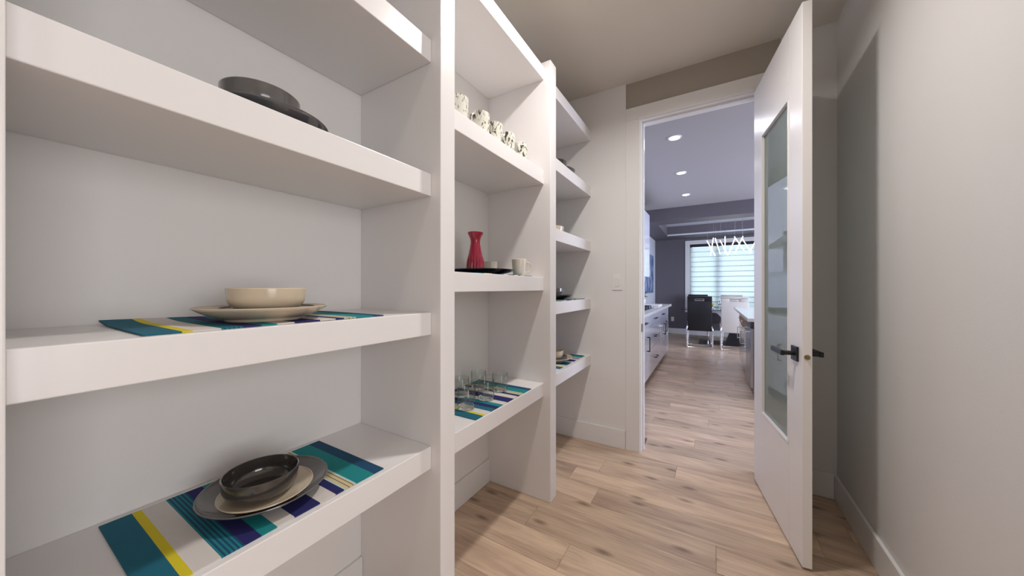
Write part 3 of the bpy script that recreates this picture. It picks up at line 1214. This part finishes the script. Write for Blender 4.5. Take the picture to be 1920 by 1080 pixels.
for k in range(26):
    a = random.uniform(0, 2 * PI)
    tl = random.uniform(.05, .15)
    L_ = random.uniform(.05, .085)
    b_ = bmesh.new()
    p = [b_.verts.new(v) for v in ((0, 0, 0), (L_ * .45, -L_ * .32, .006), (L_, 0, -.012), (L_ * .45, L_ * .32, .006), (L_ * .45, 0, .014))]
    for f in ((0, 1, 4), (1, 2, 4), (2, 3, 4), (3, 0, 4)):
        b_.faces.new([p[i] for i in f])
    o = obj('leaf', b_, M['leaf'], pt)
    rr = random.uniform(.005, .04)
    o.location = (rr * math.cos(a), rr * math.sin(a), .085 + tl * .8)
    o.rotation_euler = (0, -random.uniform(.1, .9), a)
b_ = bmesh.new()
for k in range(7):
    a = k * .9
    add_tube(b_, [(0, 0, .08), (.02 * math.cos(a), .02 * math.sin(a), .13), (.035 * math.cos(a), .035 * math.sin(a), .20)], .002, 5)
obj('stem', b_, M['leaf'], pt)
# picture on the pale wall past the cabinets
ar = thing('wall_painting', 'blue abstract painting on the pale wall past the cabinets', 'painting', (XKL, 8.35, 1.09))
b_ = bmesh.new()
add_box(b_, .002, .03, -.95, .95, 0, .95, bevel=.002)
obj('canvas', b_, M['art'], ar)

# ------------------------------------------------------------------ island
IX, IY0, IY1, IT = .39, 4.42, 6.45, .905
isl = thing('kitchen_island', 'dark glossy kitchen island facing the white cabinets', 'island', (IX + .45, (IY0 + IY1) / 2, 0))


def iloc(o):
    o.location = o.location - isl.location
    return o


iloc(box('carcass', M['islandbody'], (IX + .02, IX + .95, IY0, IY1, .08, IT - .035), isl))
iloc(box('toe_kick', M['rubber'], (IX + .07, IX + .90, IY0 + .02, IY1 - .02, 0, .08), isl))
for (a, b2, za, zb) in ((5.16, 5.80, .10, .66), (5.80, 6.44, .10, .66)):
    f = iloc(box('door', M['islandbody'], (IX, IX + .02, a + .002, b2 - .002, za, zb), isl, .001))
    b_ = bmesh.new()
    add_box(b_, IX - .034, IX - .024, a + .54, a + .552, .42, .60, bevel=.001)
    add_box(b_, IX - .026, IX, a + .54, a + .552, .42, .432)
    add_box(b_, IX - .026, IX, a + .54, a + .552, .588, .60)
    h_ = obj('handle', b_, M['chrome'], f)
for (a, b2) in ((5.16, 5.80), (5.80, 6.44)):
    f = iloc(box('drawer', M['warm_glint'], (IX, IX + .02, a + .002, b2 - .002, .68, IT - .05), isl, .001))  # orange front paints in a reflection of lights
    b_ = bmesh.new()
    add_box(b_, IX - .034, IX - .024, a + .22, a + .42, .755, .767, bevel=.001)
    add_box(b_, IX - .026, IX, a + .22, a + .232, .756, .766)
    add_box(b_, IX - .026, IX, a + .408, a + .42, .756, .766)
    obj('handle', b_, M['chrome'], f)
tag(cbox('island_top', M['quartz'], (.315, 1.42, 4.08, 6.50, IT - .034, IT), None, .003), 'white stone top of the island overhanging toward the pantry', 'countertop')
dw = thing('dishwasher', 'stainless dishwasher built into the near end of the island', 'dishwasher', (IX, 4.82, 0))
b_ = bmesh.new()
add_box(b_, -.012, .018, -.30, .30, .10, .76, bevel=.003)
obj('door', b_, M['steel'], dw)
b_ = bmesh.new()
add_box(b_, -.014, .018, -.30, .30, .765, .865, bevel=.003)
obj('control_panel', b_, M['darksteel'], dw)
b_ = bmesh.new()
add_tube(b_, [(-.05, -.25, .72), (-.05, .25, .72)], .010, 12)
add_box(b_, -.05, -.010, -.24, -.225, .712, .728)
add_box(b_, -.05, -.010, .225, .24, .712, .728)
obj('handle', b_, M['chrome'], dw, True)

# ------------------------------------------------------------------ dining
def chair(leather, label, loc, rz):
    t = thing('dining_chair', label, 'chair', loc, rz, 'dining chairs around the glass table')
    W = .215
    b_ = bmesh.new()
    add_box(b_, -W, W, -.20, .23, .415, .485, bevel=.02, seg=3)
    obj('seat', b_, leather, t, True)
    b_ = bmesh.new()
    # back with an opening near the top for the chrome grip
    def bx_(x0, x1, z0, z1):
        add_box(b_, x0, x1, -.025, .025, z0, z1, bevel=.008)
    bx_(-W, W, -.06, .545)
    bx_(-W, -.085, .53, .625)
    bx_(.085, W, .53, .625)
    bx_(-W, W, .595, .64)
    bo = obj('backrest', b_, leather, t, True, loc=(0, -.205, .41))
    bo.rotation_euler = (math.radians(6), 0, 0)
    b_ = bmesh.new()
    add_tube(b_, rounded([(-.08, 0, .550), (.08, 0, .550), (.08, 0, .590), (-.08, 0, .590), (-.08, 0, .551)], .008), .009, 8)
    obj('grip', b_, M['chrome'], bo, True)
    for s in (-1, 1):
        b_ = bmesh.new()
        pts = rounded([(s * (W - .01), -.20, .47), (s * (W + .012), -.24, .40), (s * (W + .005), -.235, .014), (s * (W + .005), .20, .014), (s * (W - .02), .20, .41)], .05)
        add_tube(b_, pts, .014, 10)
        obj('leg', b_, M['chrome'], t, True)
    for y in (-.215, .20):
        b_ = bmesh.new()
        add_tube(b_, [(-W, y, .016), (W, y, .016)], .014, 10)
        obj('stretcher', b_, M['chrome'], t, True)
    return t


chair(M['leather_k'], 'black leather chair with chrome sled legs, backrest to the pantry', (-.205, 7.86, 0), math.radians(2))
chair(M['leather_w'], 'cream leather chair with chrome legs beside the island end', (.400, 7.86, 0), math.radians(-3))
chair(M['leather_k'], 'black leather chair on the window side of the table, left', (-.28, 9.22, 0), PI)
chair(M['leather_w'], 'cream leather chair on the window side of the table, centre', (.42, 9.22, 0), PI)
chair(M['leather_k'], 'black leather chair on the window side of the table, right', (1.08, 9.22, 0), PI)

tb = thing('dining_table', 'glass topped dining table on a white curved base', 'table', (.45, 8.52, 0))
b_ = bmesh.new()
add_box(b_, -1.03, 1.03, -.47, .47, .738, .752, bevel=.003)
obj('tabletop', b_, M['tableglass'], tb)
prof = []
for k in range(15):
    a = k / 14 * PI / 2
    prof.append((-.10 - .42 * (1 - math.cos(a)), .0205 + .716 * math.sin(a)))
prof = prof + [(-x, z) for (x, z) in prof[::-1]]
b_ = bmesh.new()
fr = [b_.verts.new((x, -.18, z)) for (x, z) in prof]
bk = [b_.verts.new((x, .18, z)) for (x, z) in prof]
nP = len(prof)
for i in range(nP):
    j = (i + 1) % nP
    b_.faces.new((fr[i], fr[j], bk[j], bk[i]))
b_.faces.new(fr[::-1])
b_.faces.new(bk)
bmesh.ops.recalc_face_normals(b_, faces=b_.faces[:])
bmesh.ops.triangulate(b_, faces=[f for f in b_.faces if len(f.verts) > 4])
obj('pedestal', b_, M['pot'], tb)
b_ = bmesh.new()
V = [b_.verts.new(p) for p in ((-.21, -.30, .0205), (.21, -.30, .0205), (.21, -.19, .0205), (-.21, -.19, .0205), (-.12, -.25, .27), (.15, -.25, .27), (.15, -.20, .27), (-.12, -.20, .27))]
for f in ((3, 2, 1, 0), (4, 5, 6, 7), (0, 1, 5, 4), (1, 2, 6, 5), (2, 3, 7, 6), (3, 0, 4, 7)):
    b_.faces.new([V[i] for i in f])
obj('plinth', b_, M['leather_k'], tb)
b_ = bmesh.new()
add_box(b_, -.68, .68, -.32, .32, 0, .020, bevel=.003)
bp_ = obj('base_plate', b_, M['tableglass'], tb)
b_ = bmesh.new()
add_box(b_, -.684, .684, -.326, -.321, .002, .018)
obj('edge_strip', b_, M['gold'], bp_)
fv = thing('flower_vase', 'small glass vase with a yellow bloom on the dining table', 'vase', (.02, 8.35, .7525))
b_ = bmesh.new()
add_lathe(b_, [(0, 0), (.03, 0), (.034, .02), (.024, .075), (.026, .085), (.022, .075), (.030, .02), (0, .006)], 24)
obj('vase_body', b_, M['clear'], fv, True)
b_ = bmesh.new()
add_lathe(b_, [(0, .085), (.025, .09), (.040, .115), (.03, .135), (0, .145)], 14)
obj('bloom', b_, M['yellow'], fv, True)
b_ = bmesh.new()
add_tube(b_, [(0, 0, .008), (.003, 0, .09)], .003, 6)
obj('stem', b_, M['leaf'], fv)
for k in range(3):
    b_ = bmesh.new()
    p = [b_.verts.new(v) for v in ((0, 0, 0), (.03, -.014, .01), (.062, 0, .0), (.03, .014, .01))]
    b_.faces.new(p)
    o = obj('leaf', b_, M['leaf'], fv, loc=(0, 0, .09))
    o.rotation_euler = (0, -.3, 2.1 * k + .4)
wg = thing('wine_glass', 'clear stemmed glass on the dining table near the vase', 'glass', (.16, 8.40, .7525))
b_ = bmesh.new()
add_lathe(b_, [(0, 0), (.034, 0), (.03, .004), (.005, .010), (.004, .075), (.010, .085), (.032, .11), (.037, .14), (.032, .185), (.030, .185), (.035, .14), (.030, .112), (.008, .09), (0, .088)], 28)
obj('glass_bowl', b_, M['clear'], wg, True)

# chandelier over the table
Ych = 8.40


ch = thing('chandelier', 'linear chandelier of crossed glowing sticks over the dining table', 'chandelier', (.55, Ych, ZC - .0125))
b_ = bmesh.new()
add_box(b_, -.56, .60, -.05, .05, -.035, -.001, bevel=.003)
obj('canopy', b_, M['chrome'], ch)
sticks = [(-.075, 2.245, .080, 1.905, .03), (.045, 2.290, -.010, 1.910, -.03), (.080, 2.290, .170, 1.935, .05), (.165, 2.225, .310, 1.905, -.06), (.260, 2.310, .258, 1.945, .02),
          (.440, 2.270, .320, 1.925, -.02), (.425, 2.300, .590, 1.985, .06), (.545, 2.255, .715, 1.930, -.05), (.575, 2.290, .425, 1.935, .04), (.790, 2.190, .690, 1.960, -.03),
          (.80, 2.290, .93, 1.93, .03), (.97, 2.28, .86, 1.92, -.04), (1.02, 2.29, 1.10, 1.94, .05)]
for (xa, za, xb, zb, dy) in sticks:
    A_ = Vector((xa - .55, dy, za - ZC + .0125))
    B_ = Vector((xb - .55, -dy * .4, zb - ZC + .0125))
    b_ = bmesh.new()
    add_tube(b_, [A_, B_], .0075, 8)
    k_ = obj('light_stick', b_, M['led'], ch)
    b_ = bmesh.new()
    d_ = (B_ - A_).normalized()
    add_tube(b_, [A_ + Vector((0, .010, 0)), B_ + Vector((0, .010, 0))], .004, 6)
    obj('stick_rail', b_, M['chrome'], k_)
    b_ = bmesh.new()
    top = A_ + d_ * .02
    add_tube(b_, [top, (top.x * .98, 0, -.035)], .0018, 5)
    obj('cable', b_, M['chrome'], k_)

# ------------------------------------------------------------------ dining window
wn = sempty('window_1', (0, YD, 0), label='wide dining window with white casing')
for nm, b in (('casing_side', (WX0 - .11, WX0, -.02, 0, WZ0 - .10, WZ1 + .10)), ('casing_side', (WX1, WX1 + .11, -.02, 0, WZ0 - .10, WZ1 + .10)),
              ('casing_head', (WX0, WX1, -.02, 0, WZ1, WZ1 + .10)), ('window_sill', (WX0, WX1, -.03, .0, WZ0 - .10, WZ0))):
    cbox(nm, M['trim'], b, wn, .002)
for nm, b in (('window_frame', (WX0, WX0 + .05, .08, .13, WZ0, WZ1)), ('window_frame', (WX1 - .05, WX1, .08, .13, WZ0, WZ1)), ('mullion', (.10, .19, .08, .13, WZ0, WZ1)),
              ('mullion', (.93, 1.02, .08, .13, WZ0, WZ1)), ('window_frame', (WX0, WX1, .08, .13, WZ0, WZ0 + .05)), ('window_frame', (WX0, WX1, .08, .13, WZ1 - .05, WZ1))):
    cbox(nm, M['trim'], b, wn)
cbox('pane', M['windowglass'], (WX0 + .01, WX1 - .01, .10, .108, WZ0 + .01, WZ1 - .01), wn)
wn3 = sempty("added_window_3", (2.6, -.40, 0), label="added hall window for fill light, out of view beside the viewer")  # frame of the added hall opening that lets fill light in
for b in ((.02, .08, -.8, -.74, .6, 2.3), (.02, .08, .74, .8, .6, 2.3), (.02, .08, -.74, .74, .6, .66), (.02, .08, -.74, .74, 2.24, 2.3)):
    cbox("window_frame", M["trim"], b, wn3)
wn2 = sempty('added_window_2', (XKR, 5.6, 0), label='added wide kitchen window for fill light, out of view on the right')  # frame of the added opening that lights the kitchen
for b in ((.02, .08, -1.8, -1.74, .45, 2.35), (.02, .08, 1.74, 1.8, .45, 2.35), (.02, .08, -1.74, 1.74, .45, .51), (.02, .08, -1.74, 1.74, 2.29, 2.35)):
    cbox('window_frame', M['trim'], b, wn2)
bl = thing('window_blind', 'pale banded fabric blind drawn down over the dining window', 'blind', (0, YD + .03, 0))
b_ = bmesh.new()
add_box(b_, WX0 + .004, WX1 - .004, -.035, .035, WZ1 - .075, WZ1 - .002, bevel=.004)
obj('headrail', b_, M['darksteel'], bl)
pitch = .128
n = int((WZ1 - .08 - WZ0) / pitch)
me_s = me_h = None
for k in range(n + 1):
    zt = WZ1 - .078 - k * pitch
    zb = max(zt - pitch * .90, WZ0 + .004)
    if zt - zb < .01:
        continue
    if zt - zb > pitch * .89 and me_s:
        o = bpy.data.objects.new('slat', me_s)
        C.objects.link(o)
        o.parent = bl
        o.location = (0, 0, zt)
    else:
        b_ = bmesh.new()
        nseg = 5
        pv = None
        hgt = zt - zb
        for i in range(nseg + 1):
            u = i / nseg
            y = -.010 * math.sin(u * PI) - .004 * u
            r_ = [b_.verts.new((WX0 + .02, y, -u * hgt)), b_.verts.new((WX1 - .02, y, -u * hgt)), b_.verts.new((WX1 - .02, y + .002, -u * hgt)), b_.verts.new((WX0 + .02, y + .002, -u * hgt))]
            if pv:
                for q in range(4):
                    b_.faces.new((pv[q], pv[(q + 1) % 4], r_[(q + 1) % 4], r_[q]))
            else:
                b_.faces.new(r_)
            pv = r_
        b_.faces.new(pv[::-1])
        bmesh.ops.recalc_face_normals(b_, faces=b_.faces[:])
        o = obj('slat', b_, M['blind'], bl, loc=(0, 0, zt))
        if not me_s and hgt > pitch * .89:
            me_s = o.data
    zh0 = max(zt - pitch, WZ0 + .002)
    if zb - zh0 > .004:
        if zb - zh0 > pitch * .09 and me_h:
            o = bpy.data.objects.new('fold_band', me_h)
            C.objects.link(o)
            o.parent = bl
            o.location = (0, .006, zb)
        else:
            b_ = bmesh.new()
            add_box(b_, WX0 + .02, WX1 - .02, -.0005, .0005, -(zb - zh0), 0)
            o = obj('fold_band', b_, M['sheer'], bl, loc=(0, .006, zb))
            if not me_h and zb - zh0 > pitch * .09:
                me_h = o.data

# outlet under the window
ot = thing('wall_outlet', 'white power outlet on the charcoal dining wall', 'outlet', (-.88, YD, .385))
b_ = bmesh.new()
add_box(b_, -.036, .036, -.006, 0, -.058, .058, bevel=.002)
obj('cover_plate', b_, M['plastic'], ot)
for z in (-.022, .022):
    b_ = bmesh.new()
    add_box(b_, -.016, .016, -.009, -.005, z - .015, z + .015, bevel=.002)
    obj('socket', b_, M['plastic'], ot)
